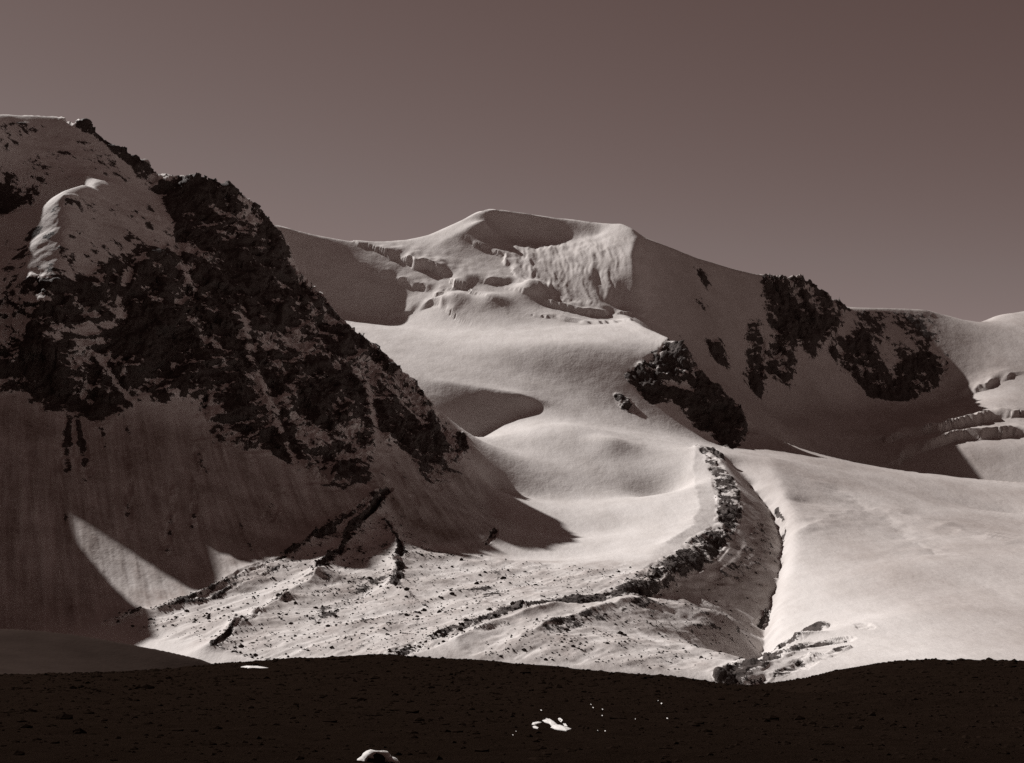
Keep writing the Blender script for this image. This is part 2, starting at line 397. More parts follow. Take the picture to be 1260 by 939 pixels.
VF = (1000, 2700)
rock([(130, 775), (200, 752), (300, 707), (400, 657), (470, 610), (500, 652), (560, 680), (640, 692), (740, 700), (800, 690), (760, 730), (640, 750), (560, 778), (490, 806), (300, 812)], 0.24, *VF, soft=4)
rock([(560, 800), (640, 765), (740, 745), (850, 738), (925, 752), (940, 790), (880, 832), (700, 822), (560, 812)], 0.21, *VF, soft=3)
for p_, v_ in (([(360, 762), (420, 733), (482, 706), (472, 722), (425, 750), (380, 768)], .50), ([(555, 727), (590, 720), (640, 722), (620, 734), (580, 735)], .42), ([(520, 690), (600, 700), (650, 712), (560, 705)], .33),
               ([(640, 768), (700, 762), (760, 750), (810, 735), (850, 738), (800, 752), (720, 772), (690, 792)], .42), ([(860, 735), (905, 740), (880, 750)], .36),
               ([(800, 715), (830, 690), (850, 665), (885, 650), (912, 640), (898, 668), (882, 690), (840, 706)], .66), ([(850, 548), (868, 543), (884, 560), (898, 585), (910, 620), (912, 645), (880, 655), (884, 620), (878, 590), (860, 560)], .60),
               ([(868, 543), (878, 548), (892, 568), (886, 568)], .9), ([(894, 580), (904, 590), (912, 615), (906, 618)], .85), ([(905, 612), (914, 622), (912, 640), (904, 636)], .8),
               ([(860, 660), (895, 640), (905, 650), (885, 680), (850, 690)], .74), ([(930, 640), (955, 660), (950, 700), (900, 720), (850, 722), (900, 690)], .20),
               ([(958, 790), (1000, 769), (1018, 762), (1012, 774), (985, 788), (962, 802)], .95), ([(1050, 766), (1072, 768), (1076, 776), (1060, 774)], .55), ([(885, 836), (925, 800), (945, 800), (905, 838)], .34)):
    rock(p_, v_, *VF, soft=1.2)
for p_, v_, w_ in (([(488, 806), (560, 775), (640, 748), (690, 741)], .84, 11), ([(690, 741), (735, 737), (790, 716), (830, 694), (850, 684)], .90, 15), ([(440, 812), (500, 790), (580, 758), (640, 742), (700, 735)], .50, 4), ([(520, 800), (570, 785), (620, 772)], .55, 4),
                   ([(130, 772), (200, 751), (260, 728), (300, 707), (345, 690), (400, 657), (440, 632), (470, 606)], .62, 5), ([(215, 747), (260, 736), (290, 722), (345, 700)], .66, 3.5), ([(380, 668), (405, 662), (410, 656)], .8, 5),
                   ([(388, 712), (394, 700), (420, 682), (430, 656), (445, 642), (470, 614), (480, 600)], .85, 4.5), ([(478, 646), (490, 668), (495, 680), (487, 692)], .85, 4.5), ([(492, 698), (491, 715), (482, 726)], .85, 5), ([(482, 726), (505, 735), (530, 746)], .55, 4),
                   ([(265, 803), (285, 782), (312, 766), (322, 758)], .75, 3.5), ([(270, 803), (310, 806), (350, 812)], .45, 5), ([(598, 670), (606, 660), (610, 652)], .7, 4),
                   ([(895, 842), (940, 814), (985, 799), (1035, 789)], .95, 11), ([(930, 846), (970, 824), (1010, 808)], .66, 6), ([(985, 822), (1040, 800)], .55, 5), ([(905, 826), (935, 800), (950, 795)], .5, 4), ([(935, 765), (945, 745)], .8, 4), ([(962, 662), (966, 640), (955, 625)], .6, 3)):
    rock_line(p_, v_, w_, *VF)

# small relief laid on the land: ridges (moraine lines), cliffs (ice steps), mounds
RELIEF = []
def ridge(pts, h, w, y0, y1): RELIEF.append(('ridge', np.array([drape(a, b, y0, y1)[:2] for a, b in pts]), h, w))
def cliff(pts, h, w, y0, y1): RELIEF.append(('cliff', np.array([drape(a, b, y0, y1)[:2] for a, b in pts]), h, w))
def crag(pts, h, w, y0, y1): RELIEF.append(('crag', np.array([drape(a, b, y0, y1)[:2] for a, b in pts]), h, w))
def mound(px, py, h, r, y0, y1, ax=1.0): RELIEF.append(('mound', np.array([drape(px, py, y0, y1)[:2]]), h, r, ax))
ridge([(130, 772), (200, 751), (260, 728), (300, 707), (345, 690), (400, 657), (440, 632), (470, 606)], 7, 9, *VF)
ridge([(215, 748), (260, 736), (290, 723), (345, 700)], 3, 6, *VF)
ridge([(384, 712), (390, 700), (416, 682), (426, 656), (441, 642), (466, 614)], 9, 9, *VF)
ridge([(474, 646), (486, 668), (491, 680), (483, 692), (488, 715), (478, 726), (505, 735)], 9, 9, *VF)
ridge([(262, 803), (281, 782), (308, 766), (330, 752), (400, 712)], 11, 14, *VF)
ridge([(560, 793), (600, 775), (640, 762), (690, 748)], 7, 10, *VF)
ridge([(640, 790), (680, 772), (730, 755), (790, 742)], 8, 14, *VF)
ridge([(885, 836), (925, 812), (965, 796), (1012, 780)], 6, 14, *VF)
ridge([(915, 842), (955, 815), (1000, 804)], 5, 14, *VF)
ridge([(862, 548), (852, 575), (856, 600), (862, 625), (850, 650), (820, 675)], 3, 12, 1800, 2700)
mound(700, 548, 30, 120, 2200, 2700, 1.1)
mound(755, 562, 14, 45, 2200, 2700, 1.0)
mound(815, 592, -24, 58, 2200, 2700, 1.0)
ridge([(925, 812), (940, 785), (944, 745), (958, 700), (962, 660), (948, 622), (922, 594)], -14, 13, *VF)
crag([(86, 141), (110, 150), (130, 165), (165, 190), (195, 212), (225, 214), (250, 216), (280, 226), (300, 237), (325, 256), (340, 276)], 12, 13, 2100, 2700)
crag([(345, 290), (365, 335), (388, 348), (407, 378), (425, 396), (447, 416), (472, 430), (492, 452), (512, 472), (524, 496), (540, 520), (553, 535)], 8, 13, 2100, 2700)
crag([(945, 338), (985, 342), (1005, 352), (1022, 366), (1040, 378)], 18, 14, 3800, 4400)
crag([(835, 420), (860, 452), (882, 478), (912, 508), (921, 532)], 14, 12, 2800, 3300)
mound(356, 282, 16, 9, 2350, 2700)
ridge([(985, 655), (1040, 632), (1090, 626), (1150, 645), (1230, 665)], 6, 45, *VF)
ridge([(1030, 600), (1090, 640), (1150, 680)], -5, 40, *VF)
IF = (3300, 4200)
cliff([(486, 321), (505, 328), (530, 335), (548, 347)], 26, 60, *IF)
cliff([(480, 345), (505, 352), (530, 365)], 14, 40, *IF)
cliff([(512, 383), (530, 376), (546, 383)], 16, 40, *IF)
cliff([(588, 352), (610, 348), (632, 352)], 12, 50, *IF)
cliff([(600, 310), (618, 318), (626, 330)], 12, 40, *IF)
mound(655, 362, 30, 42, *IF)
mound(605, 372, 16, 40, *IF)
mound(560, 372, 14, 40, *IF)
cliff([(664, 372), (690, 381), (722, 388), (756, 386)], 16, 45, *IF)
cliff([(680, 392), (705, 396), (735, 399), (765, 396)], 10, 30, *IF)
SH = (2700, 3500)
mound(937, 838, -5.0, 40, 330, 420, 0.32)
mound(1120, 812, 1.5, 40, 330, 420, 0.5)
mound(470, 806, 1.5, 40, 330, 420, 0.6)
FR = (3500, 4600)
cliff([(1122, 540), (1150, 536), (1172, 530), (1205, 523), (1236, 516)], 30, 55, *FR)
cliff([(1128, 560), (1150, 556), (1172, 560), (1205, 552), (1236, 544), (1262, 540)], 30, 50, *FR)
cliff([(1192, 486), (1212, 479), (1232, 470)], 20, 40, *FR)

FLUTE = blur(poly_mask(px_poly([(625, 300), (700, 300), (745, 285), (770, 300), (770, 370), (720, 382), (660, 370), (640, 345)], 3500, 4100)).astype(np.float32), 6.0)
def land(x, y):
    z = grid_samp(H, x, y)
    for r_ in RELIEF:
        q, h, w_ = r_[1], r_[2], r_[3]
        pad = w_ * 4
        sel = np.where((x > q[:, 0].min() - pad) & (x < q[:, 0].max() + pad) & (y > q[:, 1].min() - pad) & (y < q[:, 1].max() + pad))
        gx, gy = x[sel], y[sel]
        jx = gx + fbm(gx / 40, gy / 40, 2) * w_ * 0.4; jy = gy + fbm(gx / 40 + 50, gy / 40, 2) * w_ * 0.4
        if r_[0] == 'ridge':
            d = line_dist(q, jx, jy)
            z[sel] += h * np.exp(-d / w_) * (0.75 + 0.5 * fbm(gx / 40, gy / 40 + 9, 2))
        elif r_[0] == 'crag':
            d = line_dist(q, jx, jy)
            z[sel] += h * np.exp(-d / w_) * np.clip(0.15 + 1.6 * fbm(gx / 26 + 31, gy / 26, 3, 0.6), -0.2, 1.2)
        elif r_[0] == 'cliff':
            sd, d = line_dist(q, jx, jy, True)
            ends = np.minimum(np.hypot(gx - q[0, 0], gy - q[0, 1]), np.hypot(gx - q[-1, 0], gy - q[-1, 1]))
            z[sel] += h * smooth(ends, 0, w_ * 0.8) * smooth(sd, -3.0, 6.0) * np.exp(-np.maximum(sd, 0) / w_)
        else:
            d = np.hypot((gx - q[0, 0]) / r_[4], gy - q[0, 1])
            z[sel] += h * np.exp(-(d / w_) ** 2)
    z += samp2(FLUTE, x, y) * (fbm(x / 48 + fbm(x / 90, y / 90, 2) * 0.2, y / 320, 4, 0.6, ridged=True) * 9.0 * (0.7 + 0.8 * fbm(x / 70 + 5, y / 70, 2)))
    return z

# ------------------------------------------------------------------ terrain mesh (polar about the viewpoint, rows follow the relief)
NCOL_F, NSIDE, NROW = 950, 55, 1400
th = np.arctan((np.linspace(-45, 1305, NCOL_F) - CX) / FPX)
lo = np.linspace(R(-62), th[0], NSIDE + 1)[:-1]; hi = np.linspace(th[-1], R(50), NSIDE + 1)[1:]
TH = np.concatenate([lo, th, hi])
NC = len(TH)
NR = 2600
rr = np.exp(np.linspace(math.log(4), math.log(5600), NR))
ct, st = np.cos(TH)[:, None], np.sin(TH)[:, None]
Hp = land((st * rr).astype(np.float32), (ct * rr).astype(np.float32))
elev = np.arctan2(Hp, rr[None, :])
de = np.diff(elev, axis=1)
dr = np.diff(np.log(rr))[None, :]
wgt = np.where(de > 0, de, -0.12 * de) + (0.010 + 0.05 * np.exp(-(rr[1:] / 350.0) ** 4) + 0.06 * np.exp(-((rr[1:] - 1450.0) / 420.0) ** 4))[None, :] * dr
run = np.maximum.accumulate(elev, axis=1)[:, 1:]
wgt = np.where(elev[:, 1:] < run - 0.006, wgt * 0.12, wgt)
wgt = gauss1(gauss1(wgt, 14, 0), 5, 1)
cum = np.concatenate([np.zeros((NC, 1)), np.cumsum(wgt, 1)], 1)
RAD = np.empty((NC, NROW))
for c in range(NC):
    RAD[c] = np.interp(np.linspace(0, cum[c, -1], NROW), cum[c], rr)
VX = (st * RAD).astype(np.float32); VY = (ct * RAD).astype(np.float32)
VZ = land(VX, VY)

def normals(x, y, z):
    p = np.stack([x, y, z], -1)
    a = np.empty_like(p); b = np.empty_like(p)
    a[1:-1] = p[2:] - p[:-2]; a[0] = p[1] - p[0]; a[-1] = p[-1] - p[-2]
    b[:, 1:-1] = p[:, 2:] - p[:, :-2]; b[:, 0] = p[:, 1] - p[:, 0]; b[:, -1] = p[:, -1] - p[:, -2]
    n = np.cross(a, b)
    n /= np.maximum(np.linalg.norm(n, axis=-1, keepdims=True), 1e-9)
    return n
RK = samp2(ROCK, VX, VY)
near = 1 - smooth(VY, 420, 650)
far = 1 - near
# broad relief
slope_n = normals(VX, VY, VZ)
steep = np.clip(1 - slope_n[..., 2], 0, 1)
rk = smooth(RK, 0.40, 0.75)
wob = fbm(VX / 260, VY / 260, 2)
# hummocks among the moraine debris
deb = smooth(RK, 0.10, 0.2) * (VY > 900) * (VY < 2300) * (1 - rk)
fa, fd = VX * 0.84 - VY * 0.54, VX * 0.54 + VY * 0.84
flow = fbm(fa / 26 + wob, fd / 150, 4, 0.55)
VZ += deb * (fbm(VX / 60, VY / 60, 3, 0.5) * 4 + flow * 3.2 + fbm(VX / 13, VY / 13, 2, 0.6) * 0.6)
RK = np.where(deb > 0.02, np.maximum(RK, RK + deb * (0.55 * flow + 0.35 * fbm(VX / 20, VY / 20, 3, 0.6))), RK)
gul = fbm(VX / 70 + wob * 0.8, VY / 330 + wob * 0.5, 4, 0.55, ridged=True)
def px_mask(pts, y0, y1, soft): return samp2(blur(poly_mask(px_poly(pts, y0, y1)).astype(np.float32), soft), VX, VY)
flo = px_mask([(130, 775), (470, 606), (640, 690), (800, 690), (930, 640), (965, 660), (940, 790), (880, 835), (300, 815)], 1000, 2300, 5)
low = np.clip(flo + (VX > 150) * (VY < 1950), 0, 1)
acro = VX * 0.94 + VY * 0.35; down = VY * 0.94 - VX * 0.35
brk = 0.70 * (gul - 0.42) + 0.85 * fbm(VX / 110 + 3, VY / 110, 3, 0.55) + 0.60 * fbm(acro / 46, VZ / 13, 3, 0.6)
RK = RK + smooth(RK, 0.28, 0.6) * brk * far * (1 - 0.65 * low)
VZ += far * rk * steep * (gul - 0.45) * 62
VZ += far * rk * fbm(VX / 60, VY / 60, 5, 0.6) * 12
# snow: soft undulation
snow = far * (1 - rk)
VZ += snow * (fbm(VX / 240, VY / 240, 3, 0.45) * 3.5 + fbm(VX / 45, VY / 45, 3, 0.5) * 0.6)
# the hill in front
VZ += near * smooth(VY, 8, 60) * (fbm(VX / 45, VY / 45, 4, 0.5) * 1.3 + fbm(VX / 9, VY / 9, 3, 0.6) * 0.4)
# grit on the snow: runnels down the talus, debris on the moraine
tal = px_mask([(-80, 480), (120, 500), (250, 520), (350, 580), (450, 570), (545, 560), (600, 600), (620, 660), (560, 675), (500, 650), (470, 612), (300, 707), (200, 752), (-80, 815)], 1100, 2400, 6)
run1 = fbm(acro / 16 + 5, down / 260, 4, 0.6)
run2 = fbm(acro / 7, down / 120 + 4, 3, 0.6)
DIRT_SHADE = tal * np.clip(0.52 + 0.45 * run1 * (1 + 1.5 * wob) + 0.3 * run2 + 0.5 * fbm(VX / 45, VY / 45, 4, 0.6), 0, 1) + flo * np.clip(0.22 + 0.5 * fbm(VX / 28, VY / 60, 4, 0.6) + 0.5 * flow, 0, 0.8)
ol = px_mask([(905, 600), (960, 650), (958, 700), (942, 745), (860, 735), (770, 735), (830, 705), (890, 680), (912, 640)], 1300, 2500, 3)
DIRT_SHADE = np.maximum(DIRT_SHADE, ol * np.clip(0.5 + 0.8 * fbm(VX / 9 - VY / 16, VY / 60, 3, 0.6), 0, 1))
DIRT_SHADE = np.clip(np.maximum(DIRT_SHADE, (0.44 + 0.30 * fbm(VX / 160, VY / 220, 4, 0.6)) * smooth(VX, 330, 480) * far), 0, 1)  # right-hand snow dulled in colour, standing in for ridge shade and weaker sun
RK = np.maximum(RK, tal * smooth(run1 + 0.4 * run2, 0.16, 0.5) * 0.44)
RK = np.maximum(RK, ol * smooth(fbm(VX / 9 - VY / 16, VY / 60, 3, 0.6), 0.0, 0.4) * 0.42)
VZ += (tal + 0.4 * flo) * (run1 * 1.6 + run2 * 0.5)
# crags pushed out along the slope's normal
nn = normals(VX, VY, VZ)
c1 = samp(FT, (VX + 0.3 * VY) / 48 + 11, VZ / 40) * 8.0 + samp(FT, (VX + 0.55 * VY) / 26, VZ / 22 + VY * 0.004) * 5.0 + samp(FT, (VX - 0.4 * VY) / 10 + 7, VZ / 11) * 2.6 + samp(FT, (VX + 0.4 * VY) / 4.6, VZ / 5.2 + 3) * 1.2
c1 *= far * rk * (1 - 0.65 * low * (VY < 2600))
VX += nn[..., 0] * c1; VY += nn[..., 1] * c1; VZ += nn[..., 2] * c1 * 0.6
NRM = normals(VX, VY, VZ)

# ------------------------------------------------------------------ materials
def new_mat(name):
    m = bpy.data.materials.new(name); m.use_nodes = True
    nt = m.node_tree; nt.nodes.clear()
    return m, nt
def node(nt, typ, **kw):
    n = nt.nodes.new(typ)
    for k, v in kw.items():
        if k.startswith('i_'):
            n.inputs[k[2:].replace('_', ' ')].default_value = v
        else: setattr(n, k, v)
    return n
def mth(nt, op, a, b=None, clamp=False):
    n = nt.nodes.new('ShaderNodeMath'); n.operation = op; n.use_clamp = clamp
    for k, q in enumerate((a, b)):
        if q is None: continue
        if isinstance(q, (int, float)): n.inputs[k].default_value = q
        else: nt.links.new(q, n.inputs[k])
    return n.outputs[0]
def noise(nt, scale, detail=6, rough=0.6, vec=None):
    n = node(nt, 'ShaderNodeTexNoise'); n.inputs['Scale'].default_value = scale; n.inputs['Detail'].default_value = detail; n.inputs['Roughness'].default_value = rough
    if vec is not None: nt.links.new(vec, n.inputs['Vector'])
    return n.outputs['Fac']
def mixc(nt, f, a, b):
    n = nt.nodes.new('ShaderNodeMix'); n.data_type = 'RGBA'
    for s, q in (('Factor', f), ('A', a), ('B', b)):
        if isinstance(q, (tuple, float, int)): n.inputs[s].default_value = q
        else: nt.links.new(q, n.inputs[s])
    return n.outputs['Result']
def finish(nt, colour, rough, bump_h=None, dist=1.0, strength=0.5, spec=0.2):
    b = node(nt, 'ShaderNodeBsdfPrincipled'); b.inputs['Specular IOR Level'].default_value = spec
    if isinstance(colour, tuple): b.inputs['Base Color'].default_value = colour
    else: nt.links.new(colour, b.inputs['Base Color'])
    b.inputs['Roughness'].default_value = rough
    if bump_h is not None:
        bp = node(nt, 'ShaderNodeBump'); bp.inputs['Distance'].default_value = dist; bp.inputs['Strength'].default_value = strength
        nt.links.new(bump_h, bp.inputs['Height']); nt.links.new(bp.outputs[0], b.inputs['Normal'])
    o = node(nt, 'ShaderNodeOutputMaterial'); nt.links.new(b.outputs[0], o.inputs[0])
SNOW = (0.70, 0.665, 0.64, 1)
def terrain_material():
    m, nt = new_mat('snow_and_rock')
    geo = node(nt, 'ShaderNodeNewGeometry')
    att = node(nt, 'ShaderNodeAttribute', attribute_name='rock')
    pos = geo.outputs['Position']
    sep = node(nt, 'ShaderNodeSeparateXYZ'); nt.links.new(geo.outputs['Normal'], sep.inputs[0])
    n1 = noise(nt, 1 / 22, 8, 0.68, pos)
    st_ = node(nt, 'ShaderNodeVectorMath', operation='MULTIPLY'); nt.links.new(pos, st_.inputs[0]); st_.inputs[1].default_value = (1, 0.3, 0.3)
    n2 = noise(nt, 1 / 9, 6, 0.65, st_.outputs[0])
    v = mth(nt, 'ADD', att.outputs['Fac'], mth(nt, 'MULTIPLY', mth(nt, 'SUBTRACT', n1, 0.5), 1.9))
    v = mth(nt, 'ADD', v, mth(nt, 'MULTIPLY', mth(nt, 'SUBTRACT', n2, 0.5), 1.1))
    v = mth(nt, 'ADD', v, mth(nt, 'MULTIPLY', mth(nt, 'SUBTRACT', noise(nt, 1 / 130, 3, 0.5, pos), 0.5), 1.0))
    v = mth(nt, 'ADD', v, mth(nt, 'MULTIPLY', mth(nt, 'SUBTRACT', noise(nt, 1 / 5, 5, 0.7, pos), 0.5), 0.8))
    v = mth(nt, 'ADD', v, mth(nt, 'MULTIPLY', mth(nt, 'SUBTRACT', 0.70, sep.outputs['Z']), 0.65))
    gate = mth(nt, 'MULTIPLY', mth(nt, 'SUBTRACT', att.outputs['Fac'], 0.06), 12, True)
    f = mth(nt, 'MULTIPLY', mth(nt, 'MULTIPLY', mth(nt, 'SUBTRACT', v, 0.50), 14, True), gate)
    n3 = noise(nt, 1 / 6, 5, 0.6, pos)
    rockc = mixc(nt, n3, (0.036, 0.028, 0.025, 1), (0.105, 0.083, 0.075, 1))
    dirt_shade = node(nt, 'ShaderNodeAttribute', attribute_name='dirt_shade')
    dn = mth(nt, 'MULTIPLY', dirt_shade.outputs['Fac'], mth(nt, 'ADD', noise(nt, 1 / 7, 6, 0.65, pos), 0.4), True)
    wv = node(nt, 'ShaderNodeVectorMath', operation='MULTIPLY'); nt.links.new(pos, wv.inputs[0]); wv.inputs[1].default_value = (1.0, 0.35, 1.0)
    mot = noise(nt, 1 / 38, 9, 0.62, wv.outputs[0])
    old = mth(nt, 'MULTIPLY', mth(nt, 'SUBTRACT', mot, 0.42), 2.2, True)
    fresh = mixc(nt, old, (0.75, 0.715, 0.69, 1), (0.60, 0.56, 0.53, 1))
    snowc = mixc(nt, dn, fresh, (0.235, 0.175, 0.15, 1))  # grit tone, also used for the shade painted on the right-hand snow
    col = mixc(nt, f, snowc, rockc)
    bh = mth(nt, 'ADD', mth(nt, 'MULTIPLY', noise(nt, 1 / 5, 6, 0.6, pos), mth(nt, 'ADD', mth(nt, 'MULTIPLY', f, 3.0), 0.5)), 0.0)
    bh = mth(nt, 'ADD', bh, mth(nt, 'MULTIPLY', mot, 4.0))
    finish(nt, col, 0.85, bh, 1.0, 0.6)
    return m
def heath_material():
    m, nt = new_mat('dark_heath')
    geo = node(nt, 'ShaderNodeNewGeometry'); pos = geo.outputs['Position']
    n1 = noise(nt, 0.25, 8, 0.7, pos)
    col = mixc(nt, n1, (0.008, 0.0046, 0.0032, 1), (0.020, 0.013, 0.0095, 1))
    finish(nt, col, 0.95, noise(nt, 1.3, 8, 0.75, pos), 0.6, 0.9, 0.0)
    return m
M_T = terrain_material(); M_H = heath_material()
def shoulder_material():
    m, nt = new_mat('shoulder_shade')  # dark even colour stands in for shade lying on the shoulder
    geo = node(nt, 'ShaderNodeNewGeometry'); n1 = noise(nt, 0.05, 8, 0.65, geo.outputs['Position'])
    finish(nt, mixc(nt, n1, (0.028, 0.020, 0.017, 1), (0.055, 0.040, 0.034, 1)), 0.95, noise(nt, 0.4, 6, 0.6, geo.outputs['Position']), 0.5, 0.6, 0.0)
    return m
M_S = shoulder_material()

# ------------------------------------------------------------------ cut the land into its pieces
def region(poly, y0, y1): return poly_mask(px_poly(poly, y0, y1))
FX = 0.25 * (VX[:-1, :-1] + VX[1:, :-1] + VX[:-1, 1:] + VX[1:, 1:]); FY = 0.25 * (VY[:-1, :-1] + VY[1:, :-1] + VY[:-1, 1:] + VY[1:, 1:])
vid = np.arange(NC * NROW).reshape(NC, NROW)
quads = np.stack([vid[:-1, :-1], vid[1:, :-1], vid[1:, 1:], vid[:-1, 1:]], -1).reshape(-1, 4)
PV = np.stack([VX, VY, VZ], -1).reshape(-1, 3); NV = NRM.reshape(-1, 3); RKV = RK.reshape(-1); DTV = DIRT_SHADE.reshape(-1)
def xy(*pts): return [P(*p)[:2] if len(p) == 3 else p for p in pts]
def in_xy(poly): return samp2(poly_mask(poly).astype(np.float32), FX, FY) > 0.5
reg = np.zeros(FX.shape, np.int32)           # 0 = glacier, the rest is cut out of it
RAV = ((905, 838, 1560), (925, 812, 1680), (940, 785, 1780), (944, 745, 1900), (958, 700, 2010), (962, 660, 2140), (948, 622, 2260), (922, 594, 2390), (900, 574, 2520))
reg[in_xy(xy((-2590, 640), *[(x, y) for x, y in ((200, 640), (330, 900))], *RAV, (862, 550, 2580), (845, 560, 2480), (852, 580, 2330), (858, 610, 2180), (850, 640, 2060), (820, 664, 1960), (780, 690, 1850), (720, 705, 1800), (640, 695, 1900), (600, 680, 1960), (-1500, 2000), (-2590, 2000)))] = 2
reg[in_xy(xy((490, 812, 1300), (640, 762, 1500), (745, 744, 1660), (800, 735, 1740), (840, 731, 1790), (880, 736, 1830), (920, 752, 1850), (944, 747, 1900), *RAV[4:], (866, 546, 2560), (848, 560, 2480), (852, 580, 2330), (858, 610, 2180), (850, 640, 2060),
            (820, 664, 1960), (780, 700, 1830), (720, 728, 1700), (640, 740, 1570), (560, 765, 1440)))] = 3
reg[in_xy(xy((330, 900), *RAV, (945, 561, 2600), (985, 572, 2610), (1040, 584, 2580), (1100, 598, 2540), (1180, 620, 2460), (1260, 640, 2410), (2590, 2410), (2590, 640), (200, 640)))] = 4
reg[in_xy(xy((-500, 850, 1300), (-200, 820, 1380), (0, 800, 1440), (130, 772, 1500), (200, 751, 1550), (300, 706, 1660), (380, 668, 1770), (440, 630, 1860), (470, 608, 1920), (500, 650, 1890), (560, 672, 1890), (612, 662, 1970), (-20, 2420), (-60, 2500), (-160, 2620), (-300, 2800), (-420, 3100), (-700, 3200), (-2590, 3200), (-2590, 1000)))] = 5
reg[in_xy(xy((-420, 3100), (380, 380, 3380), (440, 396, 3490), (478, 402, 3540), (510, 406, 3480), (560, 408, 3420), (640, 402, 3450), (720, 400, 3480), (755, 396, 3520), (762, 384, 3600), (764, 372, 3620), (782, 350, 3670), (781, 330, 3720), (777, 310, 3780), (783, 290, 3850), (400, 5300), (-2590, 5300), (-2590, 3200), (-700, 3200)))] = 6
reg[in_xy(xy((783, 290, 3850), (777, 310, 3780), (781, 330, 3720), (782, 350, 3670), (764, 372, 3620), (762, 384, 3600), (755, 396, 3520), (745, 425, 3050), (785, 440, 3020), (760, 512, 2840), (815, 540, 2760), (862, 552, 2590), (900, 574, 2520), (945, 561, 2600), (985, 572, 2610), (1040, 584, 2580), (1100, 598, 2540),
            (1180, 620, 2460), (1260, 640, 2410), (2590, 2410), (2590, 5300), (400, 5300)))] = 7
reg[FY < 640] = 1
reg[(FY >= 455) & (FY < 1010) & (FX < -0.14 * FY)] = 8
OUT_LABEL = {
 'a': 'large black rock buttress breaking the skyline of the shaded right-hand snow ridge',
 'b': 'narrow black rock rib beside the large skyline buttress',
 'c': 'broad snow-streaked rock wall at the far end of the shaded ridge',
 'd': 'small dark rock alone on the shaded slope between the spur and the rib',
 'e': 'tiny upper rock just under the snowy ridge crest',
 'f': 'tiny lower rock beneath another one under the snowy ridge crest',
 'g': 'big black rock mass on the middle spur behind the moraine head',
 'h': 'low slanting rock strip on the glacier side of the middle spur',
}
for n_, (k, (pts, v, yy)) in enumerate(OUT.items()):
    reg[in_xy(px_poly(pts, *yy))] = 20 + n_

def build_piece(name, sel, mat, label=None, cat=None, kind=None, group=None):
    q = quads[sel.reshape(-1)]
    if len(q) == 0: return None
    used = np.zeros(len(PV), bool); used[q.reshape(-1)] = True
    idx = np.where(used)[0]; remap = np.zeros(len(PV), np.int64); remap[idx] = np.arange(len(idx))
    q = remap[q]
    me = bpy.data.meshes.new(name)
    me.vertices.add(len(idx)); me.vertices.foreach_set('co', PV[idx].astype(np.float32).ravel())
    me.loops.add(q.size); me.loops.foreach_set('vertex_index', q.ravel().astype(np.int32))
    me.polygons.add(len(q)); me.polygons.foreach_set('loop_start', np.arange(0, q.size, 4, dtype=np.int32))
    me.polygons.foreach_set('use_smooth', np.ones(len(q), bool))
    for an, av in (('rock', RKV), ('dirt_shade', DTV)):
        a = me.attributes.new(an, 'FLOAT', 'POINT'); a.data.foreach_set('value', av[idx].astype(np.float32))
    me.update(calc_edges=True)
    me.normals_split_custom_set_from_vertices(NV[idx].astype(np.float32))
    me.materials.append(mat)
    o = bpy.data.objects.new(name, me); COL.objects.link(o)
    if kind: o['kind'] = kind
    if label: o['label'] = label
    if cat: o['category'] = cat
    if group: o['group'] = group
    return o
PIECES = [
 (0, 'glacier', 'smooth sunlit glacier flowing down from the upper plateau to the moraine'),
 (1, 'foreground_hill', 'nearly black heath hillside in front of the snowy valley'),
 (2, 'valley_floor', 'snow-dusted rubble floor of the valley below the rocky mountain'),
 (3, 'moraine_terrain', 'curved rubble moraine wall with a shaded outer flank'),
 (4, 'snowfield', 'wide smooth snowfield to the right of the moraine ravine'),
 (5, 'rocky_mountain', 'steep dark rocky mountain with a shaded snowy talus at its foot'),
 (6, 'snow_mountain', 'highest snow peak with a fluted sunlit face and icefall'),
 (7, 'ridge_terrain', 'shaded snow ridge with dark rock outcrops above a cirque'),
 (8, 'hill_shoulder', 'smooth dim hill shoulder behind the black heath'),
]
for k, nm, lab in PIECES:
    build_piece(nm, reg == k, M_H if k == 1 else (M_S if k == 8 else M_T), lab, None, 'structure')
for n_, k in enumerate(OUT):
    build_piece('rock_outcrop', reg == 20 + n_, M_T, OUT_LABEL[k], 'rock outcrop', None, 'rock outcrops on the shaded ridges')

# unseen mountainside, added behind the viewpoint to hold off sky light and deepen shadows
AZ = np.concatenate([np.linspace(R(50), R(180), 60), np.linspace(R(-180), R(-62), 60)])
rb = np.exp(np.linspace(math.log(4), math.log(2400), 70))
zr, zl = np.interp(rb, RAD[-1], VZ[-1]), np.interp(rb, RAD[0], VZ[0])
hv = []
for a_ in AZ:
    t_ = smooth(abs(a_), R(62) if a_ < 0 else R(50), R(115))
    e_ = zr if a_ > 0 else zl
    x_, y_ = rb * math.sin(a_), rb * math.cos(a_)
    z_ = (1 - t_) * e_ + t_ * (-1.8 + 0.42 * rb + 18 * fbm(x_ / 200, y_ / 200, 4) * np.clip(rb / 100, 0, 1)) - 0.02
    hv.append(np.stack([x_, y_, z_], 1))
hv = np.concatenate(hv)
iv = np.arange(120 * 70).reshape(120, 70)
hq = np.stack([iv[:-1, :-1], iv[1:, :-1], iv[1:, 1:], iv[:-1, 1:]], -1).reshape(-1, 4)
hm = bpy.data.meshes.new('hillside'); hm.from_pydata(hv.tolist(), [], hq.tolist()); hm.materials.append(M_H); hm.update()
hm.polygons.foreach_set('use_smooth', np.ones(len(hm.polygons), bool))
ho = bpy.data.objects.new('hillside', hm); COL.objects.link(ho); ho['kind'] = 'structure'; ho['label'] = 'unseen dark heath mountainside added behind the viewpoint to deepen shadows'

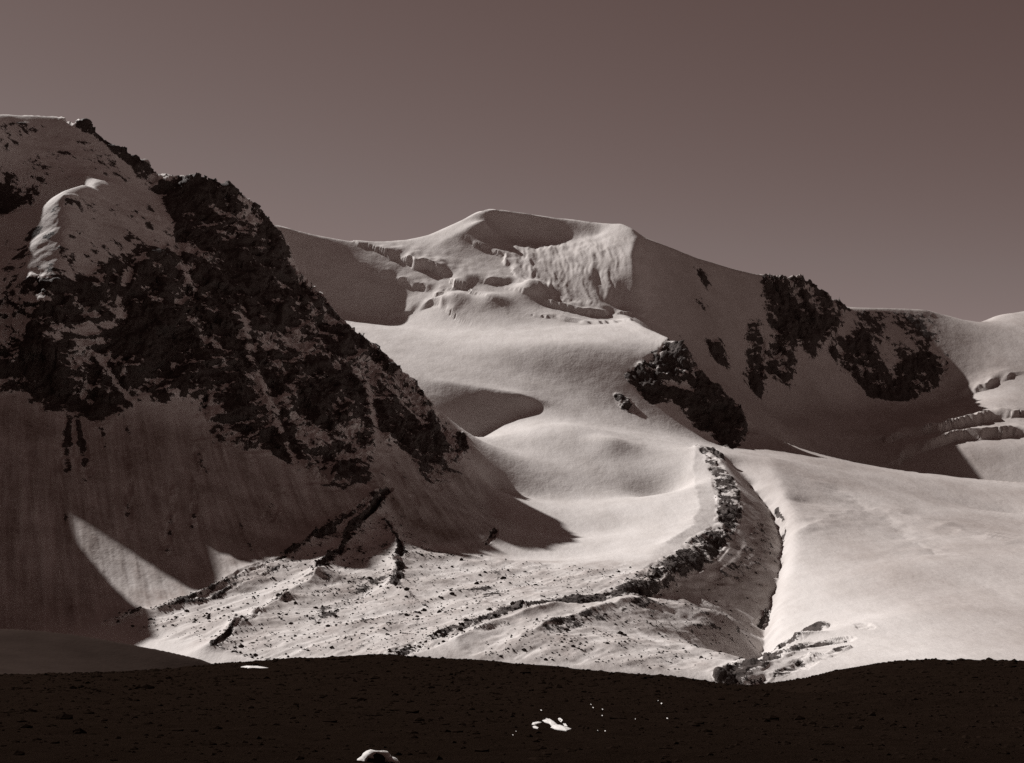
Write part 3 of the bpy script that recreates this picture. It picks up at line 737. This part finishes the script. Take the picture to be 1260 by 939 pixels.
# ------------------------------------------------------------------ boulders and stones
def ground(x, y):
    t = math.atan2(x, y); r = math.hypot(x, y)
    c = int(np.clip(np.searchsorted(TH, t) - 1, 0, NC - 2)); f = (t - TH[c]) / (TH[c + 1] - TH[c])
    return float((1 - f) * np.interp(r, RAD[c], VZ[c]) + f * np.interp(r, RAD[c + 1], VZ[c + 1]))
import bmesh
def stone_data(seed, sub=1):
    bm = bmesh.new(); bmesh.ops.create_icosphere(bm, subdivisions=sub, radius=1.0)
    g = random.Random(seed)
    pl = [(Vector((g.uniform(-1, 1), g.uniform(-1, 1), g.uniform(-1, 1))).normalized(), g.uniform(0.55, 0.85)) for _ in range(7)]
    for v in bm.verts:
        v.co *= g.uniform(0.85, 1.1)
        for n, d in pl:
            e = v.co.dot(n) - d
            if e > 0: v.co -= n * e
        v.co.z *= 0.75
    vs = np.array([v.co[:] for v in bm.verts]); fs = np.array([[v.index for v in f.verts] for f in bm.faces])
    bm.free()
    return vs, fs
STONES = [stone_data(k) for k in range(8)]
def rock_material(name, a, b):
    m, nt = new_mat(name)
    tc_ = node(nt, 'ShaderNodeNewGeometry')
    n = noise(nt, 0.8, 5, 0.65, tc_.outputs['Position'])
    finish(nt, mixc(nt, n, a, b), 0.95, n, 0.3, 0.6, 0.0)
    return m
M_ROCK = rock_material('boulder_rock', (0.022, 0.017, 0.015, 1), (0.075, 0.058, 0.052, 1))
def mesh_np(name, vs, fs, mat, smooth_=False):
    me = bpy.data.meshes.new(name)
    me.from_pydata(vs.tolist(), [], fs.tolist())
    if smooth_: me.polygons.foreach_set('use_smooth', np.ones(len(me.polygons), bool))
    me.materials.append(mat); me.update()
    return me
B_MESH = [mesh_np('boulder', v, f, M_ROCK) for v, f in STONES]
zone = (VY > 1020) & (VY < 2300) & (RK > 0.2)
cx_ = np.where(zone[60:-60])
cv = np.stack([cx_[0] + 60, cx_[1]], 1)
wt_ = np.clip(RK[cv[:, 0], cv[:, 1]], 0, 0.7) ** 2
wt_ *= RAD[cv[:, 0], cv[:, 1]] ** 1.0
inm = samp2(poly_mask(xy((490, 812, 1300), (640, 762, 1500), (745, 744, 1660), (800, 735, 1740), (880, 736, 1830), (944, 747, 1900), *RAV[4:], (866, 546, 2560), (852, 580, 2330), (858, 610, 2180), (850, 640, 2060), (820, 664, 1960), (780, 700, 1830), (720, 728, 1700), (560, 765, 1440))).astype(np.float32),
            VX[cv[:, 0], cv[:, 1]], VY[cv[:, 0], cv[:, 1]]) > 0.5
onflo = flo[cv[:, 0], cv[:, 1]] > 0.4
def pick(mask, n):
    p = wt_ * mask
    return cv[rng.choice(len(cv), n, replace=False, p=p / p.sum())]
MARKS = [('on the long rubble line at the foot of the talus', xy((130, 772, 1500), (200, 751, 1550), (300, 706, 1660), (380, 668, 1770), (440, 630, 1860), (470, 608, 1920))),
         ('along the short winding rubble line below the talus corner', xy((478, 646, 1890), (490, 680, 1830), (488, 715, 1720), (530, 746, 1620))),
         ('on the snowy apron outside the moraine wall', xy((600, 790, 1370), (700, 765, 1500), (800, 748, 1650), (900, 755, 1720))),
         ('on the slanting rubble ribs beside the ravine mouth', xy((900, 838, 1400), (985, 798, 1500), (1030, 790, 1540)))]
def boulder_label(on_wall, x, y, sz):
    size = 'big dark boulder ' if sz > 2.3 else ('dark boulder ' if sz > 1.35 else 'small dark boulder ')
    if on_wall:
        return size + ('in the rubble at the upper head of the moraine wall' if y > 2080 else 'in the rubble at the bend of the moraine wall' if y > 1520 else 'on the low tail of the moraine wall')
    best = min((float(line_dist(np.array(q), np.array([x]), np.array([y]))[0]), t) for t, q in MARKS)
    return size + (best[1] if best[0] < 60 else 'lying alone on the snow-dusted valley floor')
for mask, n, grp in ((inm, 130, 'boulders on the moraine wall'), (onflo & ~inm, 140, 'boulders on the valley floor')):
    for k, (a, b) in enumerate(pick(mask, n)):
        o = bpy.data.objects.new('boulder', B_MESH[k % 8]); COL.objects.link(o)
        sz = random.choice((1.0, 1.2, 1.5, 1.9, 3.0)) * random.uniform(0.8, 1.2)
        o.location = (float(VX[a, b]), float(VY[a, b]), float(VZ[a, b]) + 0.15 * sz)
        o.scale = (sz * random.uniform(0.8, 1.4), sz * random.uniform(0.8, 1.4), sz * random.uniform(0.7, 1.1))
        o.rotation_euler = (random.uniform(-.3, .3), random.uniform(-.3, .3), random.uniform(0, 6.3))
        o['label'] = boulder_label(mask is inm, o.location.x, o.location.y, sz); o['category'] = 'boulder'; o['group'] = grp
def scatter(name, pts, sizes, mat, label, flat=1.0):
    V, F, off = [], [], 0
    for k, p in enumerate(pts):
        v, f = STONES[k % 8]
        a = rng.uniform(0, 6.28); c_, s_ = math.cos(a), math.sin(a)
        sc = sizes[k] * rng.uniform(0.7, 1.3, 3); sc[2] *= flat
        w = v * sc
        w = np.stack([w[:, 0] * c_ - w[:, 1] * s_, w[:, 0] * s_ + w[:, 1] * c_, w[:, 2]], 1) + p
        V.append(w); F.append(f + off); off += len(v)
    o = bpy.data.objects.new(name, mesh_np(name, np.concatenate(V), np.concatenate(F), mat)); COL.objects.link(o)
    o['kind'] = 'stuff'; o['label'] = label
    return o
pk = pick(inm | onflo, 9000)
scatter('scree', [np.array([VX[a, b], VY[a, b], VZ[a, b]]) for a, b in pk], np.exp(rng.normal(-0.4, 0.5, len(pk))), M_ROCK, 'loose dark stones strewn over the moraine and valley floor')
# low heath clumps and stones on the hill in front
M_HEATH2 = rock_material('heath_clump', (0.007, 0.0042, 0.003, 1), (0.020, 0.013, 0.0095, 1))
hp, hs = [], []
for _ in range(9000):
    y = 60 + 345 * random.random() ** 0.8; x = random.uniform(-0.42, 0.42) * y
    hp.append(np.array([x, y, ground(x, y)])); hs.append(math.exp(random.gauss(-1.5, 0.5)) * (0.5 + y / 300))
scatter('heath_scrub', hp, hs, M_HEATH2, 'low black heath scrub and stones covering the front hill', 0.6)

# snow left lying on the dark hill, and one snow-capped boulder
def snow_material():
    m, nt = new_mat('old_snow')
    geo = node(nt, 'ShaderNodeNewGeometry')
    n = noise(nt, 3.0, 5, 0.6, geo.outputs['Position'])
    finish(nt, mixc(nt, n, (0.74, 0.72, 0.69, 1), (0.82, 0.80, 0.77, 1)), 0.8, n, 0.15, 0.5)
    return m
M_SN = snow_material()
def hill_hit(px, py, y0=60.0, y1=400.0):
    u, v = (px - CX) / FPX, (CY - py) / FPX
    for y in np.arange(y0, y1, 0.5):
        t = y / (CP - v * SP)
        if (SP + v * CP) * t < ground(u * t, y): return u * t, y
    return u * t, y
def snow_patch(outline, label):
    pts = [hill_hit(*p) for p in outline]
    c = np.mean(pts, 0); n = len(pts)
    cz = ground(*c)
    hk = min(1.0, float(np.ptp(np.array(pts)[:, 0])) / 3.0)
    rings = [(1.0, -0.10), (0.97, 0.08 * hk + 0.02), (0.6, 0.28 * hk), (0.25, 0.34 * hk)]
    V, F = [], []
    for sc, up in rings:
        for x, y in pts:
            qx, qy = c[0] + (x - c[0]) * sc, c[1] + (y - c[1]) * sc
            V.append((qx - c[0], qy - c[1], ground(qx, qy) + up - cz))
    V.append((0, 0, 0.36 * hk))
    for r_ in range(len(rings) - 1):
        for k in range(n): F.append((r_ * n + k, r_ * n + (k + 1) % n, (r_ + 1) * n + (k + 1) % n, (r_ + 1) * n + k))
    for k in range(n): F.append(((len(rings) - 1) * n + k, (len(rings) - 1) * n + (k + 1) % n, len(rings) * n))
    me = bpy.data.meshes.new('snow_patch'); me.from_pydata(V, [], F); me.materials.append(M_SN); me.update()
    o = bpy.data.objects.new('snow_patch', me); o.location = (c[0], c[1], cz); COL.objects.link(o)
    o['label'] = label; o['category'] = 'snow patch'; o['group'] = 'snow patches on the dark hill'
def zp(*uv): return [(600 + u / 4.846, 840 + v / 4.846) for u, v in uv]
snow_patch(zp((325, 230), (350, 213), (375, 226), (405, 243), (418, 256), (412, 268), (385, 262), (368, 247), (340, 240)), 'upper tongue of the largest snow patch on the black hill')
snow_patch(zp((375, 270), (395, 258), (430, 262), (480, 274), (502, 280), (470, 290), (420, 286), (398, 280)), 'broad lower snow patch under the largest tongue on the black hill')
snow_patch(zp((262, 255), (268, 242), (300, 235), (322, 240), (296, 248), (277, 256)), 'thin curved snow strip beside the largest patch on the black hill')
snow_patch(zp((268, 262), (282, 260), (304, 270), (298, 280), (274, 273)), 'small snow dab under the curved strip on the black hill')
snow_patch(zp((420, 215), (432, 211), (449, 228), (440, 239), (424, 229)), 'small snow patch just above the broad one on the black hill')
snow_patch(zp((449, 246), (465, 248), (476, 262), (458, 262)), 'little snow sliver between the broad patch and the heath')
for u, v in ((318, 166), (168, 293), (150, 314), (615, 132), (628, 150), (684, 160), (682, 198), (656, 289), (700, 289), (880, 218), (1016, 108), (1036, 126), (1070, 214)):
    a = random.uniform(2.5, 4.0)
    snow_patch(zp((u - a, v), (u, v - a), (u + a * 1.6, v + 1), (u + a * 0.7, v + a * 0.9)), 'tiny scrap of snow caught in the black heath')
snow_patch([(296, 821), (303, 819.5), (309, 820.3), (317, 820), (323, 821.4), (331, 822.6), (320, 823), (312, 822.3), (305, 822.8)], 'thin snow streak near the crest of the black hill')

bx_, by_ = hill_hit(461, 938, 60, 120)
def capped_boulder():
    root = bpy.data.objects.new('snow_capped_boulder', None); COL.objects.link(root)
    root.location = (bx_, by_, ground(bx_, by_) - 0.35)
    root['label'] = 'snow-capped dark boulder standing on the black heath hill'; root['category'] = 'boulder'
    def lump(name, mat, seed, sx, sy, sz, off, cut=None, sub=3):
        bm = bmesh.new(); bmesh.ops.create_icosphere(bm, subdivisions=sub, radius=1.0)
        g = random.Random(seed); ph = [g.uniform(0, 6) for _ in range(6)]
        for v in bm.verts:
            d = 1 + 0.13 * math.sin(3.1 * v.co.x + ph[0]) * math.sin(2.7 * v.co.y + ph[1]) + 0.10 * math.sin(6.3 * v.co.x + ph[2] + 2 * v.co.z) + 0.06 * math.sin(11 * v.co.z + ph[3] + 4 * v.co.x)
            v.co *= d
        if cut: bmesh.ops.delete(bm, geom=[v for v in bm.verts if cut(v.co)], context='VERTS')
        for v in bm.verts: v.co = Vector((v.co.x * sx + off[0], v.co.y * sy + off[1], v.co.z * sz + off[2]))
        me = bpy.data.meshes.new(name); bm.to_mesh(me); bm.free(); me.materials.append(mat)
        me.polygons.foreach_set('use_smooth', np.ones(len(me.polygons), bool))
        o = bpy.data.objects.new(name, me); COL.objects.link(o); o.parent = root
        return o
    lump('rock', M_ROCK, 3, 0.78, 0.6, 0.62, (0, 0, 0.25))
    lump('rock', M_ROCK, 5, 0.55, 0.5, 0.36, (0.75, 0.05, 0.12))
    sc = lump('snow_cap', M_SN, 3, 0.80, 0.62, 0.64, (-0.01, 0, 0.26), lambda c: c.z < 0.30 + 0.25 * math.sin(5 * c.x + 1) - 0.9 * max(0, -c.x - 0.3) + (0.35 if 0.15 < c.x < 0.6 and c.y < -0.2 else 0))
    sc.modifiers.new('solid', 'SOLIDIFY').thickness = -0.05
    s2 = lump('snow_cap', M_SN, 5, 0.57, 0.52, 0.38, (0.75, 0.05, 0.13), lambda c: c.z < 0.45 + 0.2 * math.sin(6 * c.x))
    s2.modifiers.new('solid', 'SOLIDIFY').thickness = -0.04
capped_boulder()
